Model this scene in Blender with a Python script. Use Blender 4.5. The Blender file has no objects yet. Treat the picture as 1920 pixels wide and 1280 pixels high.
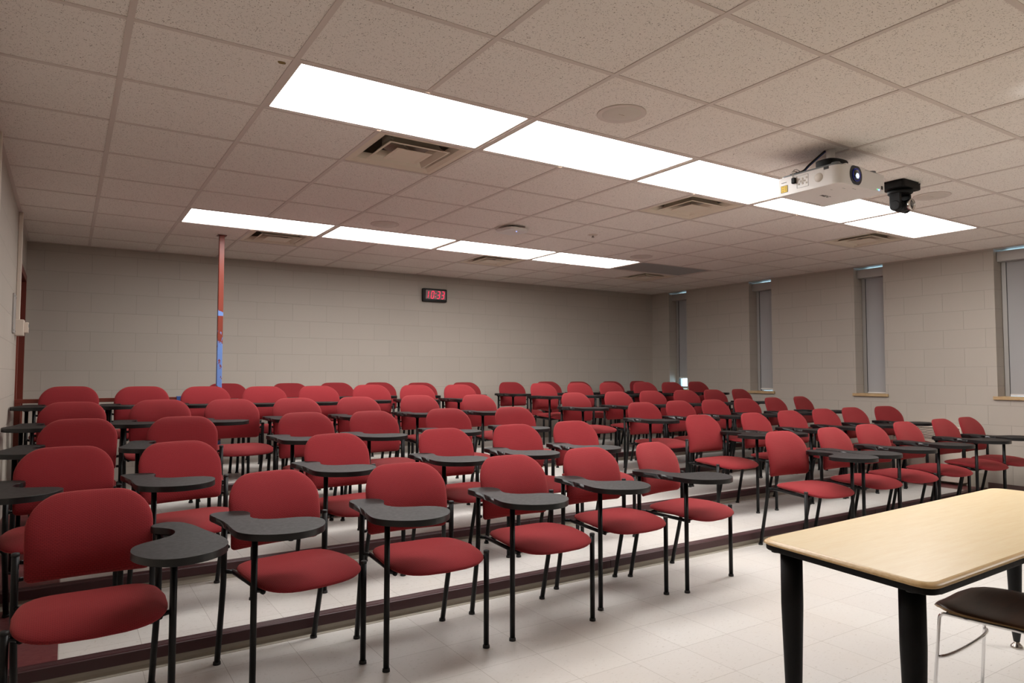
import bpy, bmesh, math, random
from mathutils import Vector, Matrix
from math import sin, cos, pi, radians as R
random.seed(7)
S = bpy.context.scene
COL = S.collection
H = 2.585            # ceiling height
T = 0.6096           # ceiling grid module
XL, XR, YB, YF = -1.13, 7.31, 5.40, -7.32
STEP = 0.0875
RIS = [0.545, 1.460, 2.375, 3.290]   # riser faces
G = dict()

# ------------------------------------------------------------------ materials
def srgb(r, g, b):
    f = lambda c: (c/255/12.92) if c/255 <= .04045 else ((c/255+.055)/1.055)**2.4
    return (f(r), f(g), f(b), 1)
def new_mat(name, col, rough=.6, metal=0, spec=.5, emit=None, es=0, sheen=0, coat=0):
    m = bpy.data.materials.new(name); m.use_nodes = True
    b = m.node_tree.nodes['Principled BSDF']
    b.inputs['Base Color'].default_value = col
    b.inputs['Roughness'].default_value = rough
    b.inputs['Metallic'].default_value = metal
    b.inputs['Specular IOR Level'].default_value = spec
    if sheen:
        b.inputs['Sheen Weight'].default_value = sheen; b.inputs['Sheen Roughness'].default_value = .5
    if coat: b.inputs['Coat Weight'].default_value = coat
    if emit:
        b.inputs['Emission Color'].default_value = emit; b.inputs['Emission Strength'].default_value = es
    return m
def nodes(m):
    nt = m.node_tree; return nt, nt.nodes, nt.links, nt.nodes['Principled BSDF']
def N(nt, t, **kw):
    n = nt.nodes.new(t)
    for k, v in kw.items(): setattr(n, k, v)
    return n
def math_node(nt, op, a, b=None):
    n = N(nt, 'ShaderNodeMath', operation=op)
    for i, v in enumerate((a, b)):
        if v is None: continue
        if isinstance(v, (int, float)): n.inputs[i].default_value = v
        else: nt.links.new(v, n.inputs[i])
    return n.outputs[0]
def ramp(nt, fac, stops):
    n = N(nt, 'ShaderNodeValToRGB'); nt.links.new(fac, n.inputs[0])
    e = n.color_ramp.elements
    while len(e) < len(stops): e.new(.5)
    for k, (p, c) in enumerate(stops): e[k].position = p; e[k].color = c
    return n.outputs[0]
def mix(nt, fac, a, b, mode='MIX'):
    n = N(nt, 'ShaderNodeMix', data_type='RGBA', blend_type=mode)
    for s, v in ((n.inputs[0], fac), (n.inputs[6], a), (n.inputs[7], b)):
        if isinstance(v, (tuple, float, int)): s.default_value = v
        else: nt.links.new(v, s)
    return n.outputs[2]
def bump(nt, h, strength=.3, dist=.002):
    n = N(nt, 'ShaderNodeBump'); n.inputs['Strength'].default_value = strength; n.inputs['Distance'].default_value = dist
    nt.links.new(h, n.inputs['Height']); return n.outputs[0]
def coords(nt):
    # object coordinates: the meshes of the room sit at the world origin
    c = N(nt, 'ShaderNodeTexCoord'); return c.outputs['Object']
def noise(nt, vec, scale, detail=2, rough=.5):
    n = N(nt, 'ShaderNodeTexNoise'); n.inputs['Scale'].default_value = scale
    n.inputs['Detail'].default_value = detail; n.inputs['Roughness'].default_value = rough
    if vec is not None: nt.links.new(vec, n.inputs['Vector'])
    return n.outputs['Fac']
def vmul(nt, vec, s):
    n = N(nt, 'ShaderNodeVectorMath', operation='MULTIPLY'); nt.links.new(vec, n.inputs[0]); n.inputs[1].default_value = s
    return n.outputs[0]

def block_mat(name, axis, hp, zp, bw, rh, col=(180, 171, 160)):
    m = new_mat(name, srgb(*col), .55); nt, ns, lk, b = nodes(m)
    sep = N(nt, 'ShaderNodeSeparateXYZ'); lk.new(coords(nt), sep.inputs[0])
    comb = N(nt, 'ShaderNodeCombineXYZ')
    lk.new(math_node(nt, 'SUBTRACT', sep.outputs[axis], hp), comb.inputs[0])
    lk.new(math_node(nt, 'SUBTRACT', sep.outputs[2], zp), comb.inputs[1])
    br = N(nt, 'ShaderNodeTexBrick'); lk.new(comb.outputs[0], br.inputs['Vector'])
    br.offset = .5; br.offset_frequency = 2; br.squash_frequency = 1; br.squash = 1
    br.inputs['Scale'].default_value = 1; br.inputs['Mortar Size'].default_value = .0028
    br.inputs['Mortar Smooth'].default_value = .35; br.inputs['Bias'].default_value = 0
    br.inputs['Brick Width'].default_value = bw; br.inputs['Row Height'].default_value = rh
    br.inputs['Color1'].default_value = srgb(*col)
    br.inputs['Color2'].default_value = srgb(*[c-3 for c in col])
    br.inputs['Mortar'].default_value = srgb(*[c-15 for c in col])  # joints share the wall paint; their faint recess shadow is put into this colour
    n1 = noise(nt, coords(nt), 1.3, 3)
    c = mix(nt, ramp(nt, n1, [(.35, (0, 0, 0, 1)), (.75, (.12, .12, .12, 1))]), br.outputs['Color'], srgb(*[c-18 for c in col]))
    lk.new(c, b.inputs['Base Color'])
    n2 = noise(nt, coords(nt), 160, 3, .6)
    inv = math_node(nt, 'SUBTRACT', 1, br.outputs['Fac'])
    hgt = math_node(nt, 'ADD', inv, math_node(nt, 'MULTIPLY', n2, .10))
    lk.new(bump(nt, hgt, .55, .003), b.inputs['Normal'])
    return m

def floor_mat():
    m = new_mat('vinyl_tile', srgb(214, 206, 198), .32, spec=.4); nt, ns, lk, b = nodes(m)
    co = coords(nt)
    br = N(nt, 'ShaderNodeTexBrick'); br.offset = 0; br.squash = 1
    mp = N(nt, 'ShaderNodeMapping'); mp.inputs['Location'].default_value = (-1.666, .2437, 0); lk.new(co, mp.inputs[0])
    lk.new(mp.outputs[0], br.inputs['Vector'])
    br.inputs['Scale'].default_value = 1; br.inputs['Mortar Size'].default_value = .0009; br.inputs['Mortar Smooth'].default_value = .2
    br.inputs['Brick Width'].default_value = .3048; br.inputs['Row Height'].default_value = .3048; br.inputs['Bias'].default_value = 0
    br.inputs['Color1'].default_value = srgb(212, 208, 203); br.inputs['Color2'].default_value = srgb(207, 202, 197)
    br.inputs['Mortar'].default_value = srgb(138, 128, 118)
    st = noise(nt, vmul(nt, co, (38, 90, 30)), 1, 5, .7)
    st2 = noise(nt, vmul(nt, co, (60, 22, 30)), 1, 4, .7)
    c = mix(nt, ramp(nt, st, [(.585, (0, 0, 0, 1)), (.70, (.75, .75, .75, 1))]), br.outputs['Color'], srgb(158, 148, 138))
    c = mix(nt, ramp(nt, st2, [(.63, (0, 0, 0, 1)), (.74, (.7, .7, .7, 1))]), c, srgb(178, 162, 145))
    big = noise(nt, co, 1.1, 4)
    c = mix(nt, ramp(nt, big, [(.4, (0, 0, 0, 1)), (.75, (.35, .35, .35, 1))]), c, srgb(202, 190, 176))
    lk.new(c, b.inputs['Base Color'])
    rr = N(nt, 'ShaderNodeMapRange'); lk.new(big, rr.inputs[0]); rr.inputs[3].default_value = .28; rr.inputs[4].default_value = .45
    lk.new(rr.outputs[0], b.inputs['Roughness'])
    lk.new(bump(nt, math_node(nt, 'SUBTRACT', noise(nt, co, 9, 3), math_node(nt, 'MULTIPLY', br.outputs['Fac'], .6)), .10, .002), b.inputs['Normal'])
    return m

def tile_mat():
    m = new_mat('acoustic_tile', srgb(196, 184, 174), .9, spec=.1); nt, ns, lk, b = nodes(m)
    co = coords(nt)
    w = noise(nt, vmul(nt, co, (5, 5, 5)), 9, 2)
    a = noise(nt, vmul(nt, co, (260, 105, 100)), 1, 2, .6)
    d = noise(nt, vmul(nt, co, (105, 260, 100)), 1, 2, .6)
    sp = math_node(nt, 'MAXIMUM', a, d)
    lk_mask = ramp(nt, sp, [(.655, (0, 0, 0, 1)), (.685, (1, 1, 1, 1))])
    c = mix(nt, lk_mask, srgb(240, 233, 225), srgb(118, 100, 84))
    lk.new(c, b.inputs['Base Color'])
    lk.new(bump(nt, math_node(nt, 'SUBTRACT', math_node(nt, 'MULTIPLY', w, .3), lk_mask), .4, .002), b.inputs['Normal'])
    return m

def fabric_mat():
    m = new_mat('red_fabric', srgb(148, 36, 42), .85, spec=.15, sheen=.3); nt, ns, lk, b = nodes(m)
    b.inputs['Sheen Tint'].default_value = srgb(255, 150, 140)
    co = coords(nt)
    sep = N(nt, 'ShaderNodeSeparateXYZ'); lk.new(co, sep.inputs[0])
    zz = math_node(nt, 'ADD', sep.outputs[2], math_node(nt, 'MULTIPLY', sep.outputs[1], .9))
    comb = N(nt, 'ShaderNodeCombineXYZ'); lk.new(sep.outputs[0], comb.inputs[0]); lk.new(zz, comb.inputs[1])
    br = N(nt, 'ShaderNodeTexBrick'); lk.new(comb.outputs[0], br.inputs['Vector']); br.offset = .5
    br.inputs['Scale'].default_value = 1; br.inputs['Brick Width'].default_value = .013; br.inputs['Row Height'].default_value = .0066
    br.inputs['Mortar Size'].default_value = .0014; br.inputs['Mortar Smooth'].default_value = .8
    n = noise(nt, co, 420, 2)
    c = mix(nt, br.outputs['Fac'], srgb(131, 36, 42), srgb(102, 24, 30))
    c = mix(nt, math_node(nt, 'MULTIPLY', n, .25), c, srgb(160, 58, 60))
    lk.new(c, b.inputs['Base Color'])
    lk.new(bump(nt, math_node(nt, 'SUBTRACT', math_node(nt, 'MULTIPLY', n, .3), br.outputs['Fac']), .5, .0012), b.inputs['Normal'])
    return m

def wood_mat(name, c1, c2, rough=.35, sc=(6, 60, 60)):
    m = new_mat(name, c1, rough, spec=.4); nt, ns, lk, b = nodes(m)
    co = coords(nt)
    g = noise(nt, vmul(nt, co, sc), 1, 5, .65)
    c = mix(nt, ramp(nt, g, [(.3, (0, 0, 0, 1)), (.72, (1, 1, 1, 1))]), c1, c2)
    lk.new(c, b.inputs['Base Color']); return m

def post_mat():
    # red oxide primer with remains of blue film on its lower half
    m = new_mat('primed_steel', srgb(150, 66, 40), .35); nt, ns, lk, b = nodes(m)
    co = coords(nt); sep = N(nt, 'ShaderNodeSeparateXYZ'); lk.new(co, sep.inputs[0])
    z = sep.outputs[2]
    n = noise(nt, vmul(nt, co, (14, 14, 7)), 1.6, 4, .7)
    nz = math_node(nt, 'MULTIPLY', math_node(nt, 'SUBTRACT', n, .5), .45)
    low = math_node(nt, 'LESS_THAN', math_node(nt, 'ADD', z, nz), 1.60)
    patch = math_node(nt, 'MULTIPLY', math_node(nt, 'LESS_THAN', math_node(nt, 'ADD', z, math_node(nt, 'MULTIPLY', nz, .25)), 1.862), math_node(nt, 'GREATER_THAN', z, 1.818))
    holes = math_node(nt, 'LESS_THAN', noise(nt, vmul(nt, co, (22, 22, 12)), 1.3, 3, .7), .60)
    msk = math_node(nt, 'MAXIMUM', math_node(nt, 'MULTIPLY', low, holes), patch)
    lk.new(mix(nt, msk, srgb(122, 46, 28), srgb(100, 130, 190)), b.inputs['Base Color']); return m

def plastic_noise(name, col, rough):  # slightly uneven gloss
    m = new_mat(name, col, rough, spec=.28); nt, ns, lk, b = nodes(m)
    n = noise(nt, coords(nt), 60, 3)
    rr = N(nt, 'ShaderNodeMapRange'); lk.new(n, rr.inputs[0]); rr.inputs[3].default_value = rough-.07; rr.inputs[4].default_value = rough+.1
    lk.new(rr.outputs[0], b.inputs['Roughness']); return m

M = {}
M['back'] = block_mat('block_wall_back', 0, .035, 1.105, .4085, .1995)
M['left'] = block_mat('block_wall_left', 1, .10, 1.105, .4085, .1995)
M['right'] = block_mat('block_wall_right', 1, 1.1275, 1.953, .415, .2013)
M['front'] = new_mat('front_wall_paint', srgb(150, 142, 132), .6)
M['floor'] = floor_mat()
M['tile'] = tile_mat()
M['tbar'] = new_mat('grid_tee', srgb(214, 202, 193), .5)
M['fabric'] = fabric_mat()
M['black'] = plastic_noise('black_tube', srgb(5, 5, 6), .4)
M['rubber'] = new_mat('black_rubber', srgb(22, 21, 21), .6)
M['tabtop'] = plastic_noise('charcoal_laminate', srgb(26, 22, 21), .55)
M['tabedge'] = new_mat('tablet_edge', srgb(14, 14, 15), .35)
M['maroon'] = new_mat('maroon_vinyl', srgb(64, 32, 34), .45)
M['maroontile'] = wood_mat('maroon_tile', srgb(96, 38, 42), srgb(120, 72, 70), .4, (30, 60, 10))
M['cove'] = new_mat('grey_cove_vinyl', srgb(160, 152, 138), .4)
M['darkcove'] = new_mat('dark_cove_vinyl', srgb(92, 72, 68), .45)
M['maple'] = wood_mat('maple_laminate', srgb(247, 226, 184), srgb(240, 214, 166), .3, (7, 60, 20))
M['mapleedge'] = wood_mat('maple_edge', srgb(230, 198, 146), srgb(206, 168, 114), .35, (7, 60, 200))
M['matteblack'] = plastic_noise('powder_black', srgb(5, 5, 6), .55)
M['chrome'] = new_mat('chrome', (.85, .85, .86, 1), .12, 1)
M['ply'] = wood_mat('walnut_veneer', srgb(96, 64, 44), srgb(78, 50, 34), .33, (8, 60, 30))
M['plyedge'] = wood_mat('plywood_edge', srgb(176, 142, 92), srgb(130, 98, 60), .5, (10, 10, 400))
M['white'] = new_mat('white_plastic', srgb(228, 224, 220), .35)
M['offwhite'] = new_mat('off_white_plastic', srgb(214, 200, 186), .5)
M['grey'] = new_mat('grey_plastic', srgb(112, 116, 118), .45)
M['ventp'] = new_mat('vent_paint', srgb(226, 214, 194), .4)
M['dark'] = new_mat('dark_void', srgb(22, 20, 18), .8)
M['duct'] = new_mat('duct_metal', srgb(165, 158, 146), .45, .3)
M['speaker'] = new_mat('speaker_grille', srgb(212, 203, 192), .6)
M['lamp'] = new_mat('lit_diffuser', (1, 1, 1, 1), .5, emit=(1, .985, .965, 1), es=1)
M['unlit'] = new_mat('unlit_diffuser', srgb(150, 148, 146), .35)
M['alu'] = new_mat('brushed_aluminium', srgb(176, 172, 168), .42, .35)
M['shade'] = new_mat('blind_fabric', srgb(172, 170, 170), .8)
M['sill'] = wood_mat('sill_stone', srgb(196, 168, 128), srgb(168, 138, 98), .5, (40, 12, 40))
M['door'] = new_mat('door_brown', srgb(84, 34, 24), .45)
M['frame'] = new_mat('door_frame_red', srgb(112, 44, 30), .4)
M['post'] = post_mat()
M['yellow'] = new_mat('yellow_label', srgb(238, 200, 40), .5)
M['labelink'] = new_mat('label_ink', srgb(110, 84, 28), .6)
M['ink'] = new_mat('black_ink', srgb(28, 26, 26), .5)
M['greyink'] = new_mat('grey_print', srgb(150, 146, 142), .5)
M['lens'] = new_mat('projector_lens', srgb(8, 8, 14), .05, coat=1)
M['beam'] = new_mat('lamp_glow', (.2, .3, 1, 1), .3, emit=(.55, .68, 1, 1), es=4)
M['bluering'] = new_mat('blue_lens_ring', srgb(30, 40, 120), .1, emit=(.05, .08, .8, 1), es=.10)
M['led_green'] = new_mat('green_led', (.1, .6, .2, 1), .4, emit=(.2, .9, .3, 1), es=1)
M['led_blue'] = new_mat('blue_led', (.1, .2, 1, 1), .4, emit=(.2, .35, 1, 1), es=3)
M['digit'] = new_mat('red_led', (.8, .02, .08, 1), .4, emit=(1, .012, .07, 1), es=1.1)
M['panelred'] = new_mat('red_filter', srgb(92, 30, 36), .25)
M['bluecable'] = new_mat('blue_cable', srgb(30, 70, 170), .4)
M['silver'] = new_mat('silver_ring', srgb(205, 198, 190), .25, 1)
gm = bpy.data.materials.new('window_glass'); gm.use_nodes = True
gnt = gm.node_tree; gb = gnt.nodes['Principled BSDF']
gb.inputs['Transmission Weight'].default_value = 1; gb.inputs['Roughness'].default_value = 0; gb.inputs['IOR'].default_value = 1.01
M['glass'] = gm

# ------------------------------------------------------------------ mesh helpers
def bm_new(): return bmesh.new()
def box(bm, x0, x1, y0, y1, z0, z1, mi=0, bev=0):
    r = bmesh.ops.create_cube(bm, size=1, matrix=Matrix.Translation(((x0+x1)/2, (y0+y1)/2, (z0+z1)/2)) @ Matrix.Diagonal((x1-x0, y1-y0, z1-z0, 1)))
    fs = {f for v in r['verts'] for f in v.link_faces}
    for f in fs: f.material_index = mi
    if bev:
        es = list({e for f in fs for e in f.edges})
        rb = bmesh.ops.bevel(bm, geom=es, offset=bev, segments=2, affect='EDGES', profile=.5)
        for f in rb['faces']: f.material_index = mi
    return r['verts']
def tube(bm, pts, rad, n=12, cap=True, mi=0):
    pts = [Vector(p) for p in pts]
    rs = rad if isinstance(rad, (list, tuple)) else [rad]*len(pts)
    rings = []
    t0 = (pts[1]-pts[0]).normalized()
    up = Vector((0, 0, 1)) if abs(t0.z) < .9 else Vector((1, 0, 0))
    nrm = t0.cross(up).normalized()
    prev = t0
    for i, p in enumerate(pts):
        if i == 0: t = t0
        elif i == len(pts)-1: t = (pts[i]-pts[i-1]).normalized()
        else: t = ((pts[i+1]-p).normalized() + (p-pts[i-1]).normalized()).normalized()
        q = prev.rotation_difference(t); nrm = (q @ nrm).normalized(); prev = t
        bn = t.cross(nrm)
        rings.append([bm.verts.new(p + (nrm*cos(2*pi*k/n) + bn*sin(2*pi*k/n))*rs[i]) for k in range(n)])
    fs = []
    for a, b in zip(rings, rings[1:]):
        for k in range(n): fs.append(bm.faces.new((a[k], a[(k+1) % n], b[(k+1) % n], b[k])))
    if cap: fs.append(bm.faces.new(rings[0][::-1])); fs.append(bm.faces.new(rings[-1]))
    for f in fs: f.material_index = mi; f.smooth = True
def fillet(pts, r=.03, n=5):
    pts = [Vector(p) for p in pts]; out = [pts[0]]
    for a, b, c in zip(pts, pts[1:], pts[2:]):
        d1 = (a-b); d2 = (c-b); k = min(r, d1.length*.45, d2.length*.45)
        p, q = b+d1.normalized()*k, b+d2.normalized()*k
        for i in range(n+1):
            t = i/n; out.append(p*(1-t)**2 + b*2*t*(1-t) + q*t*t)
    out.append(pts[-1]); return out
def lathe(bm, prof, c=(0, 0, 0), axis='Z', n=24, mi=0):
    c = Vector(c); rings = []
    def P(r, h, a):
        if axis == 'Z': return c+Vector((r*cos(a), r*sin(a), h))
        if axis == 'Y': return c+Vector((r*cos(a), h, r*sin(a)))
        return c+Vector((h, r*cos(a), r*sin(a)))
    for r, h in prof: rings.append([bm.verts.new(P(max(r, 1e-5), h, 2*pi*k/n)) for k in range(n)])
    for a, b in zip(rings, rings[1:]):
        for k in range(n):
            f = bm.faces.new((a[k], a[(k+1) % n], b[(k+1) % n], b[k])); f.material_index = mi; f.smooth = True
    for rg in (rings[0], rings[-1]):
        f = bm.faces.new(rg); f.material_index = mi
def prism(bm, pts, z0, z1, mi_top=0, mi_side=0, bev=0):
    a = [bm.verts.new((p[0], p[1], z0)) for p in pts]; b = [bm.verts.new((p[0], p[1], z1)) for p in pts]
    ft = bm.faces.new(b); fb = bm.faces.new(a[::-1]); ft.material_index = mi_top; fb.material_index = mi_side
    n = len(pts)
    for k in range(n):
        f = bm.faces.new((a[k], a[(k+1) % n], b[(k+1) % n], b[k])); f.material_index = mi_side; f.smooth = True
    if bev:
        es = list(ft.edges)+list(fb.edges)
        r = bmesh.ops.bevel(bm, geom=es, offset=bev, segments=3, affect='EDGES', profile=.6)
        for f in r['faces']: f.material_index = mi_side; f.smooth = True
def catmull(P, n=5):
    out = []; m = len(P)
    for i in range(m):
        p0, p1, p2, p3 = (Vector((*P[(i+j-1) % m], 0)) for j in range(4))
        for k in range(n):
            t = k/n
            v = .5*((2*p1)+(-p0+p2)*t+(2*p0-5*p1+4*p2-p3)*t*t+(-p0+3*p1-3*p2+p3)*t**3)
            out.append((v.x, v.y))
    return out
def finish(name, bm, mats, parent=None, smooth_angle=None):
    bmesh.ops.recalc_face_normals(bm, faces=bm.faces)
    me = bpy.data.meshes.new(name); bm.to_mesh(me); bm.free()
    for m in (mats if isinstance(mats, (list, tuple)) else [mats]): me.materials.append(m if not isinstance(m, str) else M[m])
    o = bpy.data.objects.new(name, me); COL.objects.link(o)
    if parent is not None: o.parent = parent
    return o
def tag(o, label, cat, group=None):
    o['label'] = label; o['category'] = cat
    if group: o['group'] = group
    return o
def thing(name, label, cat, loc=(0, 0, 0), rz=0, group=None):
    o = bpy.data.objects.new(name, None); COL.objects.link(o)
    o.location = loc; o.rotation_euler = (0, 0, rz); o.empty_display_size = .1
    return tag(o, label, cat, group)
def struct(o):
    o['kind'] = 'structure'; return o
def sempty(name, loc=(0, 0, 0)):
    o = bpy.data.objects.new(name, None); COL.objects.link(o); o.location = loc; o.empty_display_size = .1
    return struct(o)
def dup(o, parent=None):
    c = o.copy(); COL.objects.link(c); c.parent = parent
    for ch in list(o.children): dup(ch, c)
    return c
def shade_auto(o, ang=35):
    me = o.data
    me.polygons.foreach_set('use_smooth', [True]*len(me.polygons))
    me.set_sharp_from_angle(angle=R(ang))
    return o

# ------------------------------------------------------------------ room shell
def floor_piece(name, x0, x1, y0, y1, z):
    bm = bm_new(); box(bm, x0, x1, y0, y1, z-.05, z)
    return struct(finish(name, bm, 'floor'))
floor_piece('floor', XL-.1, XR+.05, YF-.1, YB+.1, 0)
TX0 = XL   # tiers run from wall to wall; the last one leaves the entry well free at the back left
for k in range(4):
    z = STEP*(k+1); y0 = RIS[k]; y1 = RIS[k+1] if k < 3 else YB
    bm = bm_new()
    # white field and maroon border tiles at both ends
    xa, xb = (-.775, 6.97)
    yb = y1 if k < 3 else YB
    if k < 3:
        box(bm, xa, xb, y0+.002, y1+.02, 0, z); box(bm, XL, xa, y0+.002, y1+.02, 0, z, 1); box(bm, xb, XR, y0+.002, y1+.02, 0, z, 1)
    else:
        box(bm, xa, xb, y0+.002, 4.10, 0, z); box(bm, XL, xa, y0+.002, 4.10, 0, z, 1); box(bm, xb, XR, y0+.002, YB, 0, z, 1)
        box(bm, .43, xb, 4.10, YB, 0, z)
    struct(finish('floor_tier', bm, ['floor', 'maroontile']))
    # nosing strip
    bm = bm_new(); zt = z+.003
    prof = [(y0+.048, zt-.003), (y0+.048, zt), (y0+.034, zt)]
    for g in range(4): yy = y0+.034-.008*g; prof += [(yy-.001, zt+.0012), (yy-.005, zt+.0012), (yy-.007, zt)]
    prof += [(y0-.010, zt), (y0-.014, zt-.004), (y0-.014, zt-.048), (y0-.008, zt-.052), (y0+.002, zt-.052), (y0+.002, zt-.003)]
    for a, b in ((XL+.001, 2.163), (2.166, 5.2), (5.203, XR-.001)):
        A = [bm.verts.new((a, y, zz)) for y, zz in prof]; B = [bm.verts.new((b, y, zz)) for y, zz in prof]
        for i in range(len(prof)): bm.faces.new((A[i], A[(i+1) % len(prof)], B[(i+1) % len(prof)], B[i]))
        bm.faces.new(A); bm.faces.new(B[::-1])
    struct(finish('trim_%d' % (k+1), bm, 'maroon'))
    # cove riser with a toe
    bm = bm_new(); zb = z-STEP
    prof = [(y0+.001, zb), (y0+.001, z-.04), (y0-.003, z-.04), (y0-.004, zb+.02), (y0-.008, zb+.008), (y0-.020, zb+.003), (y0-.021, zb+.0005)]
    A = [bm.verts.new((XL+.001, y, zz)) for y, zz in prof]; B = [bm.verts.new((XR-.001, y, zz)) for y, zz in prof]
    for i in range(len(prof)): f = bm.faces.new((A[i], A[(i+1) % len(prof)], B[(i+1) % len(prof)], B[i]))
    struct(finish('trim_%d' % (k+5), bm, 'cove'))

def wall_boxes(name, mat, boxes):
    bm = bm_new()
    for b in boxes: box(bm, *b)
    return struct(finish(name, bm, mat))
TOP = H+.35
wall_boxes('wall_back', 'back', [(XL-.2, XR+.3, YB, YB+.2, -.1, TOP)])
wall_boxes('wall_front', 'front', [(XL-.2, XR+.3, YF-.2, YF, -.1, TOP)])
D0, D1, DZ = 4.22, 5.22, 2.17
wall_boxes('wall_left', 'left', [(XL-.2, XL, YF, D0, -.1, TOP), (XL-.2, XL, D1, YB, -.1, TOP), (XL-.2, XL, D0, D1, DZ, TOP)])
WIN = [(4.65, 5.02), (3.11, 3.48), (1.57, 1.93), (.04, .41)]
WZ0, WZ1 = 1.008, 2.575
segs = []; ycur = YB
for a, b in WIN:
    segs.append((XR, XR+.3, b, ycur, -.1, TOP)); segs.append((XR, XR+.3, a, b, -.1, WZ0)); segs.append((XR, XR+.3, a, b, WZ1, TOP)); ycur = a
segs.append((XR, XR+.3, YF, ycur, -.1, TOP))
wall_boxes('wall_right', 'right', segs)

# ceiling: tiles, openings for lights and diffusers, grid tees, slab above
LIT = [(u, 0) for u in (0, 2, 4, 6, 8)] + [(u, 5) for u in (0, 2, 4, 6, 8)] + [(u, -5) for u in (6, 8)]
VENT = [(1, 1), (5, 1), (9, 1), (1, 6), (5, 6), (9, 6)]
skip = {(u, v) for u, v in LIT} | {(u+1, v) for u, v in LIT} | set(VENT)
bm = bm_new()
us = [XL]+[u*T for u in range(-1, 12)]+[XR]; vs = [YF]+[v*T for v in range(-12, 9) if v*T > YF+.01]+[YB]
def cell(x, y): return (int(math.floor(x/T+1e-6)), int(math.floor(y/T+1e-6)))
for i in range(len(us)-1):
    for j in range(len(vs)-1):
        x0, x1, y0, y1 = us[i], us[i+1], vs[j], vs[j+1]
        if x1-x0 < .002: continue
        if cell((x0+x1)/2, (y0+y1)/2) in skip: continue
        box(bm, x0, x1, y0, y1, H, H+.016)
box(bm, XL-.2, XR+.3, YF-.2, YB+.2, TOP-.02, TOP, 1)
ceil = struct(finish('ceiling', bm, ['tile', 'dark']))
bm = bm_new()
lightmid = {(u+1, v) for u, v in LIT}
for i, x in enumerate(us[1:-1]):
    if x > XR-.02: continue
    k = int(round(x/T))
    for j in range(len(vs)-1):
        if (k, cell(0, (vs[j]+vs[j+1])/2)[1]) in lightmid: continue
        box(bm, x-.012, x+.012, vs[j], vs[j+1], H-.0035, H+.001)
for i in range(len(us)-1):
    for y in vs[1:-1]:
        if us[i+1]-us[i] < .03: continue
        # no cross tee through the middle of a long light
        box(bm, us[i]+(.012 if i else 0), us[i+1]-.012, y-.012, y+.012, H-.0030, H+.001)
box(bm, XL, XL+.022, YF, YB, H-.004, H+.001); box(bm, XR-.022, XR, YF, YB, H-.004, H+.001)
box(bm, XL, XR, YB-.022, YB, H-.004, H+.001); box(bm, XL, XR, YF, YF+.022, H-.004, H+.001)
finish('ceiling_grid', bm, 'tbar', ceil)

# ------------------------------------------------------------------ ceiling fittings
def make_light(lit=True):
    t = thing('ceiling_light', '', 'ceiling light', (0, 0, H))
    bm = bm_new(); w, d = 2*T-.026, T-.026
    for s in (0, 1):
        y = .013 if s == 0 else T-.013-.016
        box(bm, .013, 2*T-.013, y, y+.016, -.001, .012)
        x = .013 if s == 0 else 2*T-.013-.016
        box(bm, x, x+.016, .029, T-.029, -.001, .012)
    box(bm, .013, 2*T-.013, .013, T-.013, .03, .10)
    finish('frame', bm, 'tbar', t)
    bm = bm_new(); box(bm, .029, 2*T-.029, .029, T-.029, .004, .008)
    finish('diffuser', bm, 'lamp' if lit else 'unlit', t)
    return t
ordn = ['leftmost', 'second from the left', 'middle', 'fourth from the left', 'rightmost']
proto = make_light()
for n, (u, v) in enumerate(LIT):
    if (u, v) == (8, 5):
        o = make_light(False); tag(o, 'unlit grey rectangular ceiling light at the right end of the rear light row', 'ceiling light', 'recessed rectangular ceiling lights')
    else:
        o = proto if n == 0 else dup(proto)
        row = {0: 'the front lit ceiling row', 5: 'the rear lit ceiling row', -5: 'the ceiling row behind the camera'}[v]
        tag(o, 'glowing white rectangular ceiling light, %s in %s' % (ordn[u//2], row), 'ceiling light', 'recessed rectangular ceiling lights')
    o.location = (u*T, v*T, H)

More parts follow.
